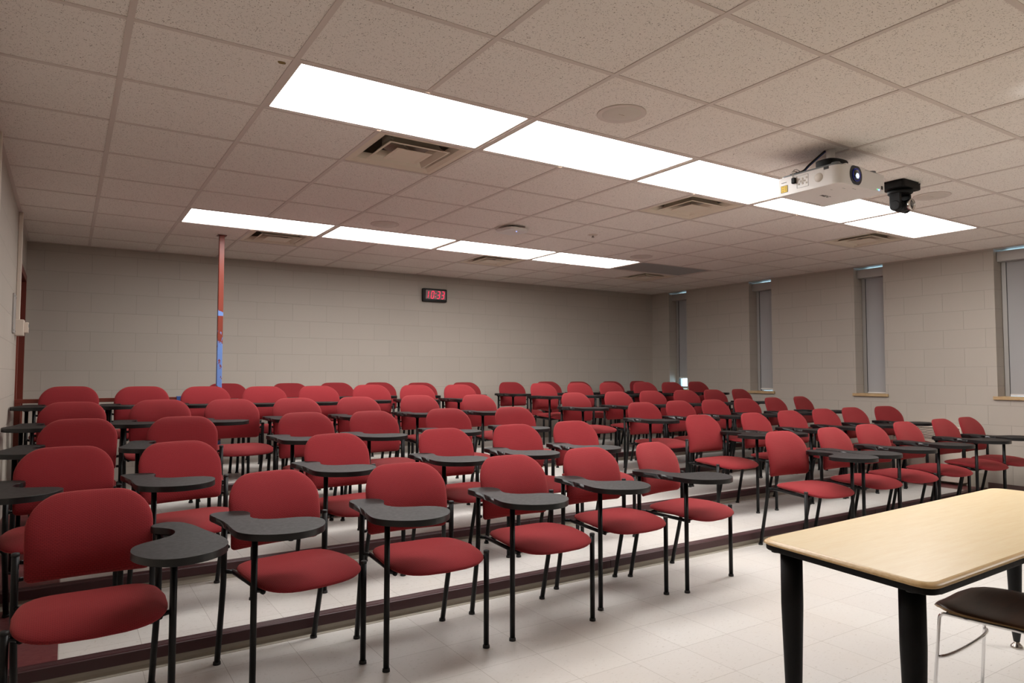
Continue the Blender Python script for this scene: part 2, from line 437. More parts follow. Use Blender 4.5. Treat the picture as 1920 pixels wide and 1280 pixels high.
def make_vent():
    t = thing('air_diffuser', '', 'vent', (0, 0, H)); c = T/2
    bm = bm_new()
    def ring(r0, z0, r1, z1, th=.0015):
        P = []
        for r, z in ((r0, z0), (r1, z1), (r1, z1+th), (r0, z0+th)):
            P.append([bm.verts.new((c+sx*r, c+sy*r, z)) for sx, sy in ((-1, -1), (1, -1), (1, 1), (-1, 1))])
        for a, b in zip(P, P[1:]+P[:1]):
            for k in range(4): bm.faces.new((a[k], a[(k+1) % 4], b[(k+1) % 4], b[k]))
    ring(.292, .0, .262, .0); ring(.262, .0, .235, .012); ring(.235, .012, .215, .045)
    finish('frame', bm, 'ventp', t)
    for r0, r1 in ((.185, .125), (.0, .0)):
        bm = bm_new()
        if r0:
            ring(.190, -.004, .178, -.006); ring(.178, -.006, .150, .022); ring(.150, .022, .135, .05)
            finish('cone', bm, 'ventp', t)
        else:
            ring(.112, -.008, .098, -.010)
            P = [bm.verts.new((c+sx*.098, c+sy*.098, -.010)) for sx, sy in ((-1, -1), (1, -1), (1, 1), (-1, 1))]
            Q = [bm.verts.new((c+sx*.045, c+sy*.045, .004)) for sx, sy in ((-1, -1), (1, -1), (1, 1), (-1, 1))]
            for k in range(4): bm.faces.new((P[k], P[(k+1) % 4], Q[(k+1) % 4], Q[k]))
            bm.faces.new(Q)
            P = [bm.verts.new((c+sx*.112, c+sy*.112, -.006)) for sx, sy in ((-1, -1), (1, -1), (1, 1), (-1, 1))]
            bm.faces.new(P)
            finish('centre_plate', bm, 'ventp', t)
            bm = bm_new(); lathe(bm, [(.006, -.012), (.006, -.006)], (c, c, .012), n=10)
            # screw in the middle of the plate
            finish('screw', bm, 'duct', t)
    bm = bm_new()
    tube(bm, [(c-.17, c-.16, .03), (c+.05, c+.05, .035), (c+.17, c+.16, .03)], .007, 8)
    lathe(bm, [(.15, .05), (.15, .17), (.145, .17), (.145, .05)], (c, c, 0), n=28)
    finish('duct_collar', bm, 'duct', t)
    bm = bm_new()
    box(bm, .013, T-.013, .013, T-.013, .18, .19)
    for q in (0, 1):
        x = .013 if q == 0 else T-.023
        box(bm, x, x+.01, .013, T-.013, .002, .18); box(bm, .023, T-.023, x, x+.01, .002, .18)
    finish('plenum_box', bm, 'duct', t)
    return t
proto = make_vent()
for n, (u, v) in enumerate(VENT):
    o = proto if n == 0 else dup(proto)
    o.location = (u*T, v*T, H)
    pos = ['left', 'middle', 'right'][n % 3]
    tag(o, 'square stepped air diffuser in the ceiling behind the %s ceiling lights, %s one' % ('front' if v == 1 else 'rear', pos), 'vent', 'square stepped ceiling air diffusers')

def make_speaker():
    t = thing('ceiling_speaker', '', 'speaker', (0, 0, H))
    bm = bm_new(); lathe(bm, [(.124, 0), (.1245, -.004), (.121, -.006), (.118, -.005)], n=40)
    finish('rim', bm, 'tbar', t)
    bm = bm_new(); lathe(bm, [(.118, -.001), (.118, -.0045), (.05, -.0062), (0, -.0068)], n=40)
    finish('grille', bm, 'speaker', t)
    bm = bm_new(); box(bm, -.016, .016, -.002, .002, -.0088, -.006); finish('badge', bm, 'offwhite', t)
    return t
proto = make_speaker()
for n, (x, y, w) in enumerate([(1.55, -.285, 'above the front left lights'), (1.54, 2.775, 'between the light rows on the left'), (4.60, 2.79, 'near the rear unlit light panel'), (4.56, -.317, 'beside the ceiling camera')]):
    o = proto if n == 0 else dup(proto); o.location = (x, y, H)
    tag(o, 'round flat speaker grille in the ceiling %s' % w, 'speaker', 'round ceiling speakers')

t = thing('wireless_access_point', 'white rounded access point with a blue light on the ceiling', 'access point', (2.545, 2.27, H), R(8))
bm = bm_new()
prism(bm, catmull([(-.10, -.10), (0, -.112), (.10, -.10), (.112, 0), (.10, .10), (0, .112), (-.10, .10), (-.112, 0)], 5), -.048, -.022, bev=.008)
shade_auto(finish('housing', bm, 'white', t), 50)
bm = bm_new(); box(bm, -.05, .05, -.05, .05, -.024, 0); finish('mounting_bracket', bm, 'dark', t)
bm = bm_new(); lathe(bm, [(.0045, -.002), (.0045, .002)], (.0, -.055, -.049), n=10); finish('status_light', bm, 'led_blue', t)

t = thing('ceiling_sprinkler', 'small round concealed sprinkler head in the ceiling beside the access point', 'sprinkler', (3.37, 2.145, H))
bm = bm_new(); lathe(bm, [(.045, -.0005), (.045, -.004), (.02, -.012), (.018, -.010)], n=28); finish('escutcheon', bm, 'offwhite', t)
bm = bm_new(); lathe(bm, [(.008, -.010), (.008, -.022), (.014, -.024), (.014, -.027)], n=14); finish('head', bm, 'duct', t)
bm = bm_new(); prism(bm, catmull([(-.016, -.008), (.01, -.012), (.018, .006), (-.006, .012)], 4), H-.0012, H+.002)
o = finish('ceiling_stain', bm, new_mat('rust_stain', srgb(132, 108, 62), .8)); o.location = (-.045, .065, 0)
tag(o, 'small brown rust spot on a tile left of the front lights', 'stain')

# ------------------------------------------------------------------ projector
px0, px1, py0, py1, pz0, pz1 = 2.80, 3.255, -.68, -.285, 2.333, 2.440
t = thing('projector', 'white ceiling-mounted projector with glowing lens and yellow warning label', 'projector', (3.03, -.48, pz1))
def loc(o, p=t):   # geometry is written in room coordinates; keep it there under the thing
    o.matrix_parent_inverse = Matrix.Translation(p.location).inverted(); return o
def rrect(x0, x1, y0, y1, r, n=6, corners=(1, 1, 1, 1)):
    P = []
    for (cx, cy, a0), c in zip(((x1-r, y1-r, 0), (x0+r, y1-r, 90), (x0+r, y0+r, 180), (x1-r, y0+r, 270)), corners):
        rr = r if c else .006
        ccx = cx + (r-rr)*(1 if cx > (x0+x1)/2 else -1); ccy = cy + (r-rr)*(1 if cy > (y0+y1)/2 else -1)
        for k in range(n+1):
            a = R(a0+90*k/n); P.append((ccx+rr*cos(a), ccy+rr*sin(a)))
    return P
bm = bm_new(); prism(bm, rrect(px0, px1, py0, py1, .05, corners=(0, 0, 1, 0)), pz0, pz1, bev=.005)
# raised hood over the lens
prism(bm, [(2.862, py0+.12), (2.862, py0+.0005), (3.052, py0+.0005), (3.052, py0+.12)], pz1-.012, pz1+.012, bev=.006)
loc(shade_auto(finish('housing', bm, 'white', t), 40))
bm = bm_new(); prism(bm, rrect(px0+.012, px1-.012, py0+.02, py1-.008, .03), pz1-.002, pz1+.013, bev=.004)
for cx, cy in ((px0+.06, py0+.06), (px1-.05, py0+.05), (px1-.05, py1-.06)): lathe(bm, [(.026, pz1+.01), (.024, pz1+.027)], (cx, cy, 0), n=16)
loc(finish('top_cover', bm, 'grey', t))
lx, lz = 2.956, 2.396
bm = bm_new()
lathe(bm, [(.060, py0-.0025), (.060, py0+.02), (.052, py0+.03)], (lx, 0, lz), 'Y', 32)
for v in bm.verts:
    v.co.z = lz + max(-.055, min(.052, (v.co.z-lz)*1.0))
loc(finish('lens_surround', bm, 'ink', t))
bm = bm_new(); lathe(bm, [(.036, py0-.004), (.0385, py0-.006), (.036, py0-.008), (.033, py0-.004)], (lx, 0, lz), 'Y', 32); loc(finish('lens_ring', bm, 'bluering', t))
bm = bm_new(); lathe(bm, [(.034, py0-.0045), (.028, py0-.009), (.012, py0-.012), (0, py0-.0125)], (lx, 0, lz), 'Y', 32); ln = loc(finish('lens', bm, 'lens', t))
bm = bm_new(); lathe(bm, [(.016, py0-.0135), (.014, py0-.0125)], (lx-.004, 0, lz-.008), 'Y', 6)
g = finish('lamp_glow', bm, 'beam', ln)
bm = bm_new(); box(bm, 3.215, 3.233, py0-.002, py0+.004, 2.352, 2.372); box(bm, px0-.002, px0+.004, -.615, -.585, 2.425, 2.4395); loc(finish('sensor_window', bm, 'ink', t))
bm = bm_new(); box(bm, 3.172, 3.180, py0-.002, py0+.003, 2.343, 2.350); loc(finish('power_light', bm, 'led_green', t))
bm = bm_new(); box(bm, 3.187, 3.196, py0-.002, py0+.003, 2.341, 2.349); loc(finish('signal_light', bm, 'led_blue', t))
ld = bpy.data.lights.new('projection_light', 'SPOT'); ld.energy = 90; ld.spot_size = R(52); ld.spot_blend = .25; ld.shadow_soft_size = .03; ld.color = (.93, .97, 1)
lo = bpy.data.objects.new('projection_light', ld); COL.objects.link(lo); lo.location = (lx, py0-.03, lz); lo.rotation_euler = (R(-78), 0, 0)
lo.parent = t; loc(lo)
# left flank: keypad, speaker, label
bm = bm_new(); xf = px0-.0015
def fl(bm, y0, y1, z0, z1, d=0, mi=0): box(bm, xf-d, px0+.003, y0, y1, z0, z1, mi)
fl(bm, -.350, -.307, 2.352, 2.391); lb = loc(finish('warning_label', bm, 'yellow', t))
bm = bm_new()
for a, b, c, d in ((-.351, -.306, 2.3505, 2.3525), (-.351, -.306, 2.3905, 2.3925), (-.351, -.349, 2.351, 2.392), (-.308, -.306, 2.351, 2.392)): fl(bm, a, b, c, d, .0006)
for q in range(5): fl(bm, -.346, -.330, 2.383-.006*q, 2.3845-.006*q, .0006); 
for p in ((-.320, 2.384), (-.320, 2.372), (-.320, 2.360)):
    lathe(bm, [(.0040, xf-.0006), (.0040, xf+.001)], (0, p[0], p[1]), 'X', 3)
g = finish('label_print', bm, 'labelink', lb)
bm = bm_new()
for k in range(9): fl(bm, -.343+.004*k-.0012, -.343+.004*k+.0012, 2.409, 2.412, .0004)
loc(finish('embossed_wordmark', bm, 'greyink', t))
bm = bm_new()
for a, b, c, d in ((-.487, -.413, 2.357, 2.3578), (-.487, -.413, 2.4272, 2.428), (-.487, -.4862, 2.357, 2.428), (-.4138, -.413, 2.357, 2.428)): fl(bm, a, b, c, d, .0003)
loc(finish('keypad_outline', bm, 'greyink', t))
for yy, zz, r in ((-.450, 2.393, .0062), (-.450, 2.407, .0055), (-.450, 2.379, .0055), (-.437, 2.393, .0055), (-.463, 2.393, .0055), (-.475, 2.409, .0052), (-.475, 2.379, .0052), (-.425, 2.409, .0052), (-.425, 2.379, .0052)):
    bm = bm_new(); lathe(bm, [(r, px0+.001), (r, xf-.0012), (r-.0012, xf-.0016)], (0, yy, zz), 'X', 16); loc(finish('button', bm, 'speaker', t))
bm = bm_new(); lathe(bm, [(.026, px0+.001), (.026, xf), (.0255, xf-.001), (.001, xf-.001)], (0, -.552, 2.389), 'X', 30)
g0 = loc(finish('speaker_grille', bm, 'speaker', t))
# maker's letters and service print on the underside
FONT = {'N': [((0, 0), (0, 1)), ((0, 1), (.8, 0)), ((.8, 0), (.8, 1))], 'E': [((0, 0), (0, 1)), ((0, 1), (.75, 1)), ((0, .5), (.65, .5)), ((0, 0), (.75, 0))], 'C': [((.8, .9), (.2, 1)), ((.2, 1), (0, .7)), ((0, .7), (0, .3)), ((0, .3), (.2, 0)), ((.2, 0), (.8, .1))]}
bm = bm_new()
def stroke(bm, a, b, w, z):
    a, b = Vector((*a, z)), Vector((*b, z)); d = (b-a).normalized(); n = Vector((-d.y, d.x, 0))*w/2; e = d*w*.3
    lo = [a-e+n, a-e-n, b+e-n, b+e+n]
    A = [bm.verts.new(p) for p in lo]; B = [bm.verts.new(p-Vector((0, 0, .0006))) for p in lo]
    bm.faces.new(A); bm.faces.new(B[::-1])
    for k in range(4): bm.faces.new((A[k], A[(k+1) % 4], B[(k+1) % 4], B[k]))
cx, cy, hgt, ww = 2.975, -.465, .020, .024
for k, ch in enumerate('NEC'):
    for a, b in FONT[ch]:
        stroke(bm, (cx+k*ww*1.25+a[0]*ww, cy+a[1]*hgt), (cx+k*ww*1.25+b[0]*ww, cy+b[1]*hgt), .0052, pz0-.0001)
loc(finish('maker_letters', bm, 'ink', t))
bm = bm_new()
for x, y in ((2.93, -.615), (2.945, -.615), (2.99, -.64), (3.01, -.64)): stroke(bm, (x, y), (x+.010, y), .004, pz0-.0001)
for x, y in ((2.90, -.56),): stroke(bm, (x, y), (x+.018, y), .003, pz0-.0001)
loc(finish('underside_print', bm, 'greyink', t))
bm = bm_new()
for k in range(8): stroke(bm, (3.06+.016*k, -.31), (3.07+.016*k, -.31), .004, pz0-.0001)
loc(finish('bottom_vent', bm, 'ink', t))
# ceiling mount, cable and security clip
mx, my = 2.965, -.525
bm = bm_new(); tube(bm, [(mx, my, H), (mx, my, H-.075)], .024, 20); loc(finish('mount_pole', bm, 'white', t))
bm = bm_new(); prism(bm, catmull([(mx-.09, my-.05), (mx, my-.075), (mx+.085, my-.055), (mx+.1, my+.03), (mx+.02, my+.06), (mx-.08, my+.045)], 4), pz1+.028, pz1+.070, bev=.004)
for a, b in (((mx-.07, my-.05), (px0+.10, py0+.10)), ((mx+.07, my-.04), (px1-.08, py0+.10)), ((mx-.06, my+.03), (px0+.06, py1-.09)), ((mx+.08, my+.03), (px1-.07, py1-.08))):
    tube(bm, [(a[0], a[1], pz1+.035), (b[0], b[1], pz1+.016)], .009, 8)
lathe(bm, [(.035, pz1+.065), (.035, pz1+.085), (.026, pz1+.088)], (mx, my, 0), n=20)
loc(shade_auto(finish('mount_bracket', bm, 'matteblack', t), 40))
bm = bm_new(); lathe(bm, [(.006, 0), (.006, .02)], (mx-.07, my-.05, pz1+.018), n=10); loc(finish('brass_knob', bm, new_mat('brass', srgb(190, 140, 50), .3, .9), t))
ca = [(mx-.005, my+.03, H-.002), (mx-.03, my+.05, H-.03), (mx-.07, my+.10, pz1+.06), (px0+.08, py1-.12, pz1+.03), (px0+.05, py1-.05, pz1+.018)]
for k, (nm, mt) in enumerate((('power_cable', 'rubber'), ('signal_cable', 'bluecable'), ('video_cable', 'rubber'))):
    bm = bm_new(); q = .010*(k-1)
    tube(bm, fillet([(x+q, y+q*.6, z+abs(q)*.3) for x, y, z in ca], .05, 6), .0045 if k != 1 else .0032, 8); loc(finish(nm, bm, mt, t))
bm = bm_new()
tube(bm, fillet([(px0-.010, -.400, 2.418), (px0-.012, -.400, pz1+.03), (px0+.02, -.405, pz1+.034), (px0+.05, -.41, pz1+.02)], .02, 5), .0022, 6)
tube(bm, fillet([(px0-.010, -.394, 2.418), (px0-.014, -.390, pz1+.022), (px0+.02, -.385, pz1+.03), (px0+.05, -.40, pz1+.02)], .02, 5), .0022, 6)
loc(finish('security_wire', bm, 'duct', t))
bm = bm_new(); box(bm, px0-.018, px0-.001, -.411, -.386, 2.388, 2.422, bev=.004); loc(finish('padlock', bm, 'matteblack', t))

# ------------------------------------------------------------------ ceiling camera
t = thing('ceiling_camera', 'black pan-tilt video camera hanging from the ceiling beside the projector', 'camera', (4.02, -.37, H))
bm = bm_new(); prism(bm, rrect(-.115, .115, -.085, .085, .02), -.052, -.012, bev=.004); prism(bm, rrect(-.105, .105, -.08, .08, .02), -.012, 0)
for sx in (-1, 1):
    for sy in (-1, 1): lathe(bm, [(.006, -.008), (.006, -.002)], (sx*.105, sy*.078, -.004), n=8)
finish('mounting_base', bm, 'matteblack', t)
bm = bm_new(); lathe(bm, [(.078, -.052), (.078, -.075), (.072, -.08)], n=32); finish('turntable', bm, 'matteblack', t)
bm = bm_new()
for sx in (-1, 1):
    # two rounded cheeks of the yoke
    lathe(bm, [(.036, sx*.048), (.038, sx*.054), (.038, sx*.072), (.030, sx*.076)], (0, 0, -.165), 'X', 28)
    box(bm, min(sx*.050, sx*.074), max(sx*.050, sx*.074), -.037, .037, -.165, -.078, bev=.004)
finish('yoke', bm, 'matteblack', t)
bm = bm_new(); lathe(bm, [(.036, -.048), (.042, -.03), (.042, .03), (.036, .048)], (0, 0, -.162), 'X', 28)
lathe(bm, [(.030, -.062), (.034, -.05), (.034, .02)], (0, 0, -.162), 'Y', 28); hd = finish('camera_head', bm, 'black', t)
bm = bm_new(); lathe(bm, [(.0345, -.056), (.040, -.060), (.040, -.080), (.034, -.083), (.032, -.070)], (0, 0, -.164), 'Y', 32); finish('lens_ring', bm, 'silver', hd)
bm = bm_new(); lathe(bm, [(.033, -.072), (.018, -.078), (0, -.080)], (0, 0, -.164), 'Y', 28); finish('lens', bm, 'lens', hd)

# ------------------------------------------------------------------ clock
t = thing('digital_clock', 'black digital wall clock showing 10:33 in red on the back wall', 'clock', (3.315, YB, 2.318))
bm = bm_new(); box(bm, -.176, .176, -.058, -.001, -.088, .088, bev=.012); shade_auto(finish('case', bm, 'rubber', t), 40)
bm = bm_new(); box(bm, -.142, .150, -.0605, -.056, -.055, .066); pn = finish('display', bm, 'panelred', t)
SEG = {'0': 'abcdef', '1': 'bc', '3': 'abcdg'}
def digit(bm, ch, x, z, w, h, th, y):
    def bar(a, b):
        a, b = Vector(a), Vector(b); d = (b-a).normalized(); n = Vector((-d.y, d.x))*th/2; e = d*th*.45
        P = [a+e*.4, a+e*1.3+n, b-e*1.3+n, b-e*.4, b-e*1.3-n, a+e*1.3-n]
        sh = lambda p: (x+p.x+(p.y)*.14, z+p.y)
        A = [bm.verts.new((sh(p)[0], y, sh(p)[1])) for p in P]; B = [bm.verts.new((sh(p)[0], y+.002, sh(p)[1])) for p in P]
        bm.faces.new(A); bm.faces.new(B[::-1])
        for k in range(6): bm.faces.new((A[k], A[(k+1) % 6], B[(k+1) % 6], B[k]))
    sg = dict(a=((0, h), (w, h)), b=((w, h), (w, h/2)), c=((w, h/2), (w, 0)), d=((0, 0), (w, 0)), e=((0, 0), (0, h/2)), f=((0, h/2), (0, h)), g=((0, h/2), (w, h/2)))
    for s in SEG[ch]: bar(*sg[s])
for ch, x in (('1', -.146), ('0', -.066), ('3', .020), ('3', .084)):
    bm = bm_new(); digit(bm, ch, x, -.043, .035, .094, .0095, -.0628); finish('digit', bm, 'digit', pn)
bm = bm_new()
for x, z in ((.000, -.020), (.006, .022)): box(bm, x-.005, x+.005, -.0628, -.0605, z-.006, z+.006)
finish('colon', bm, 'digit', pn)

# ------------------------------------------------------------------ post, rail, door, wall fittings
t = thing('steel_post', 'thin red-brown steel post with blue paint patches, floor to ceiling', 'post', (.43, 4.07, 0))
bm = bm_new(); box(bm, .43-.023, .43+.023, 4.07-.023, 4.07+.023, .35, H-.006, bev=.004); o = finish('shaft', bm, 'post', t); loc(o, t)
bm = bm_new(); box(bm, .39, .47, 4.03, 4.11, H-.008, H-.0035); o = finish('top_plate', bm, 'frame', t); loc(o, t)
t = thing('guard_rail', 'red-brown metal guard rail behind the fifth row at the back left', 'rail', (-.3, 4.085, .35))
bm = bm_new(); box(bm, XL+.005, .407, 4.068, 4.108, 1.030, 1.064, bev=.003); o = finish('top_rail', bm, 'frame', t); loc(o, t)
bm = bm_new(); box(bm, .075, .150, 4.062, 4.110, 1.026, 1.070, bev=.002); o = finish('blue_tape', bm, new_mat('blue_tape', srgb(62, 92, 158), .5), t); loc(o, t); o['label'] = 'blue tape'
for x in (XL+.03, -.35):
    bm = bm_new(); box(bm, x-.018, x+.018, 4.070, 4.106, .262 if False else .35, 1.030); o = finish('baluster', bm, 'frame', t); loc(o, t)

dr = sempty('door_1')
bm = bm_new()
box(bm, XL-.20, XL+.012, D0-.05, D0+.012, 0, DZ+.05); box(bm, XL-.20, XL+.012, D1-.012, D1+.05, 0, DZ+.05); box(bm, XL-.20, XL+.012, D0+.012, D1-.012, DZ-.012, DZ+.05)
finish('door_frame', bm, 'frame', dr)
bm = bm_new(); box(bm, XL-.12, XL-.075, D0+.014, D1-.014, .01, DZ-.014); finish('door_leaf', bm, 'door', dr)
bm = bm_new(); tube(bm, fillet([(XL-.076, D1-.09, 1.0), (XL-.03, D1-.09, 1.0), (XL-.03, D1-.2, 1.0)], .02), .009, 10); finish('door_handle', bm, 'chrome', dr)

def boxobj(name, dims, mat, bev, label, cat, group=None):
    bm = bm_new(); box(bm, *dims, bev=bev); o = finish(name, bm, mat)
    return tag(o, label, cat, group)
boxobj('wall_conduit', (XL+.001, XL+.031, 1.715, 1.745, .7, H-.005), 'offwhite', .004, 'cream vertical cable channel on the left wall, nearest the camera', 'cable channel', 'wall cable channels')
boxobj('wall_conduit', (XL+.001, XL+.031, 3.93, 3.96, 1.70, H-.005), 'offwhite', .004, 'cream vertical cable channel above the switch box by the door', 'cable channel', 'wall cable channels')
t = thing('switch_box', 'cream switch box on the left wall beside the brown door frame', 'switch', (XL, 3.98, 1.645))
bm = bm_new(); box(bm, .001, .060, -.06, .06, -.065, .065, bev=.005); finish('box_body', bm, 'offwhite', t)
bm = bm_new(); box(bm, .060, .088, -.035, .04, -.04, .045, bev=.003); finish('switch_face', bm, 'offwhite', t)
bm = bm_new(); box(bm, .088, .092, -.015, .015, .005, .03); finish('sensor', bm, 'grey', t)
t = thing('wall_plate', 'grey metal plate flat on the left wall before the door', 'plate', (XL, 3.66, 1.735))
bm = bm_new(); box(bm, .001, .012, -.11, .11, -.15, .15, bev=.002); finish('plate_body', bm, 'alu', t)
bm = bm_new()
for sy in (-1, 1):
    for sz in (-1, 1): lathe(bm, [(.006, .011), (.006, .014)], (0, sy*.09, sz*.13), 'X', 10)
finish('screws', bm, 'grey', t)

# ------------------------------------------------------------------ windows and blinds
for n, (a, b) in enumerate(WIN):
    w = sempty('window_%d' % (n+1))
    bm = bm_new()
    for y0, y1 in ((a, a+.03), (b-.03, b)): box(bm, XR+.22, XR+.26, y0, y1, WZ0+.035, WZ1)
    box(bm, XR+.22, XR+.26, a+.03, b-.03, WZ0+.035, WZ0+.075); box(bm, XR+.22, XR+.26, a+.03, b-.03, WZ1-.008, WZ1)
    finish('window_frame', bm, 'alu', w)
    bm = bm_new(); box(bm, XR+.236, XR+.242, a+.03, b-.03, WZ0+.075, WZ1-.008); finish('window_glass', bm, 'glass', w)
    bm = bm_new(); box(bm, XR-.025, XR+.22, a+.001, b-.001, WZ0, WZ0+.034); box(bm, XR-.028, XR-.0005, a-.035, b+.035, WZ0, WZ0+.034, bev=.003)
    finish('window_sill', bm, 'sill', w)
    gap = (1.225, 1.075, 1.052, 1.062)[n]
    where = ('farthest window, raised a little at the bottom', 'second window from the back corner', 'third window from the back corner', 'window nearest the camera at the right edge')[n]
    t = thing('roller_blind', 'grey roller blind in the %s' % where, 'blind', (XR+.17, (a+b)/2, WZ1), 0, 'grey roller blinds in the narrow windows')
    hw = (b-a)/2-.004
    bm = bm_new(); box(bm, -.105, .030, -hw, hw, -.130, -.026, bev=.003); finish('cassette', bm, 'alu', t)
    for s in (-1, 1):
        bm = bm_new(); y0, y1 = sorted((s*hw, s*(hw-.042))); box(bm, -.008, .026, y0, y1, WZ0+.036-WZ1, -.130, bev=.002); finish('side_channel', bm, 'alu', t)
    bm = bm_new(); box(bm, .004, .006, -hw+.038, hw-.038, gap-WZ1, -.125); finish('blind_fabric', bm, 'shade', t)
    bm = bm_new(); box(bm, -.002, .012, -hw+.043, hw-.043, gap-.018-WZ1, gap+.004-WZ1, bev=.002); finish('bottom_bar', bm, 'white', t)
    for s in (-1, 1):
        bm = bm_new(); y0, y1 = sorted((s*(hw-.0445), s*(hw-.0425))); box(bm, -.006, .024, y0, y1, WZ0+.036-WZ1, -.130); finish('channel_seal', bm, 'rubber', t)

# convector on the right wall
t = thing('wall_convector', 'cream wall convector with slatted dark grille under the windows', 'heater', (XR, 1.6, STEP))
cx0 = XR-.118
bm = bm_new()
box(bm, XR-.106, XR-.010, .722, 1.455, .12+.0, .555, bev=.002)
box(bm, cx0, XR-.001, .72, 1.457, .690, .705, bev=.003)
box(bm, cx0+.004, XR-.001, .72, .735, .12, .690); box(bm, cx0+.004, XR-.001, 1.442, 1.457, .12, .690)
o = finish('casing', bm, 'offwhite', t); loc(o, t)
bm = bm_new()
for k in range(9):
    z = .562+.0145*k
    r = bmesh.ops.create_cube(bm, size=1, matrix=Matrix.Translation((cx0+.014, 1.088, z)) @ Matrix.Rotation(R(-32), 4, 'Y') @ Matrix.Diagonal((.011, .704, .0022, 1)))
o = finish('grille', bm, 'offwhite', t); loc(o, t)
bm = bm_new(); box(bm, XR-.09, XR-.08, .736, 1.441, .556, .689); o = finish('dark_backing', bm, 'dark', t); loc(o, t)  # dark sheet behind the slats, stands in for the shade between them

# cove bases along the right wall, stepping up with the tiers
zs = [0]+[STEP*(k+1) for k in range(4)]
ys = [(YF, RIS[0]-.022)]+[(RIS[k], (RIS[k+1]-.022) if k < 3 else YB) for k in range(4)]
for k, ((a, b), z) in enumerate(zip(ys, zs)):
    bm = bm_new(); box(bm, XR-.009, XR+.001, a, b, z, z+.150); box(bm, XR-.014, XR-.009, a, b, z, z+.006)
    struct(finish('baseboard_right', bm, 'darkcove' if k == 0 else 'cove'))
bm = bm_new(); box(bm, .43, XR, YB-.009, YB+.001, .35, .45); struct(finish('baseboard_back', bm, 'cove'))
bm = bm_new(); box(bm, XL-.001, XL+.009, YF, .52, 0, .10); struct(finish('baseboard_left', bm, 'darkcove'))

# ------------------------------------------------------------------ tablet-arm chairs
OUT = catmull([(-.306, .27), (-.304, .335), (-.272, .366), (-.222, .358), (-.178, .338), (-.155, .29), (-.170, .235), (-.192, .18), (-.190, .125), (-.155, .080), (-.10, .055), (-.045, .035), (.002, -.005), (.012, -.06), (-.008, -.125), (-.05, -.185), (-.11, -.222), (-.18, -.232), (-.25, -.208), (-.31, -.155), (-.340, -.085), (-.337, -.01), (-.322, .07), (-.310, .17)], 4)
TZ = .672
OUTL = catmull([(-.20, .30), (-.215, .345), (-.262, .368), (-.31, .335), (-.345, .25), (-.37, .13), (-.395, .02), (-.408, -.07), (-.40, -.15), (-.36, -.22), (-.30, -.265), (-.23, -.28), (-.165, -.255), (-.12, -.19), (-.098, -.11), (-.11, -.03), (-.15, .02), (-.205, .055), (-.25, .10), (-.268, .155), (-.262, .21), (-.23, .26)], 4)
def pad(bm, outline, nrings, place, half, p=3.2):
    # puffy cushion: rings of the outline shrunk to the middle, front and back skins
    n = len(outline); cx = sum(q[0] for q in outline)/n; cy = sum(q[1] for q in outline)/n
    rho = [sin(pi/2*(k+1)/nrings)**.8 for k in range(nrings)]
    def layer(sgn):
        c = bm.verts.new(place(cx, cy, sgn*half)); L = []
        for r in rho[:-1]:
            h = half*(1-r**p)**.5*sgn
            L.append([bm.verts.new(place(cx+(x-cx)*r, cy+(y-cy)*r, h)) for x, y in outline])
        return c, L
    rim = [bm.verts.new(place(x, y, 0)) for x, y in outline]
    for sgn in (1, -1):
        c, L = layer(sgn); L.append(rim)
        for k in range(n): bm.faces.new((c, L[0][k], L[0][(k+1) % n]))
        for a, b in zip(L, L[1:]):
            for k in range(n): bm.faces.new((a[k], b[k], b[(k+1) % n], a[(k+1) % n]))
    for f in bm.faces: f.smooth = True
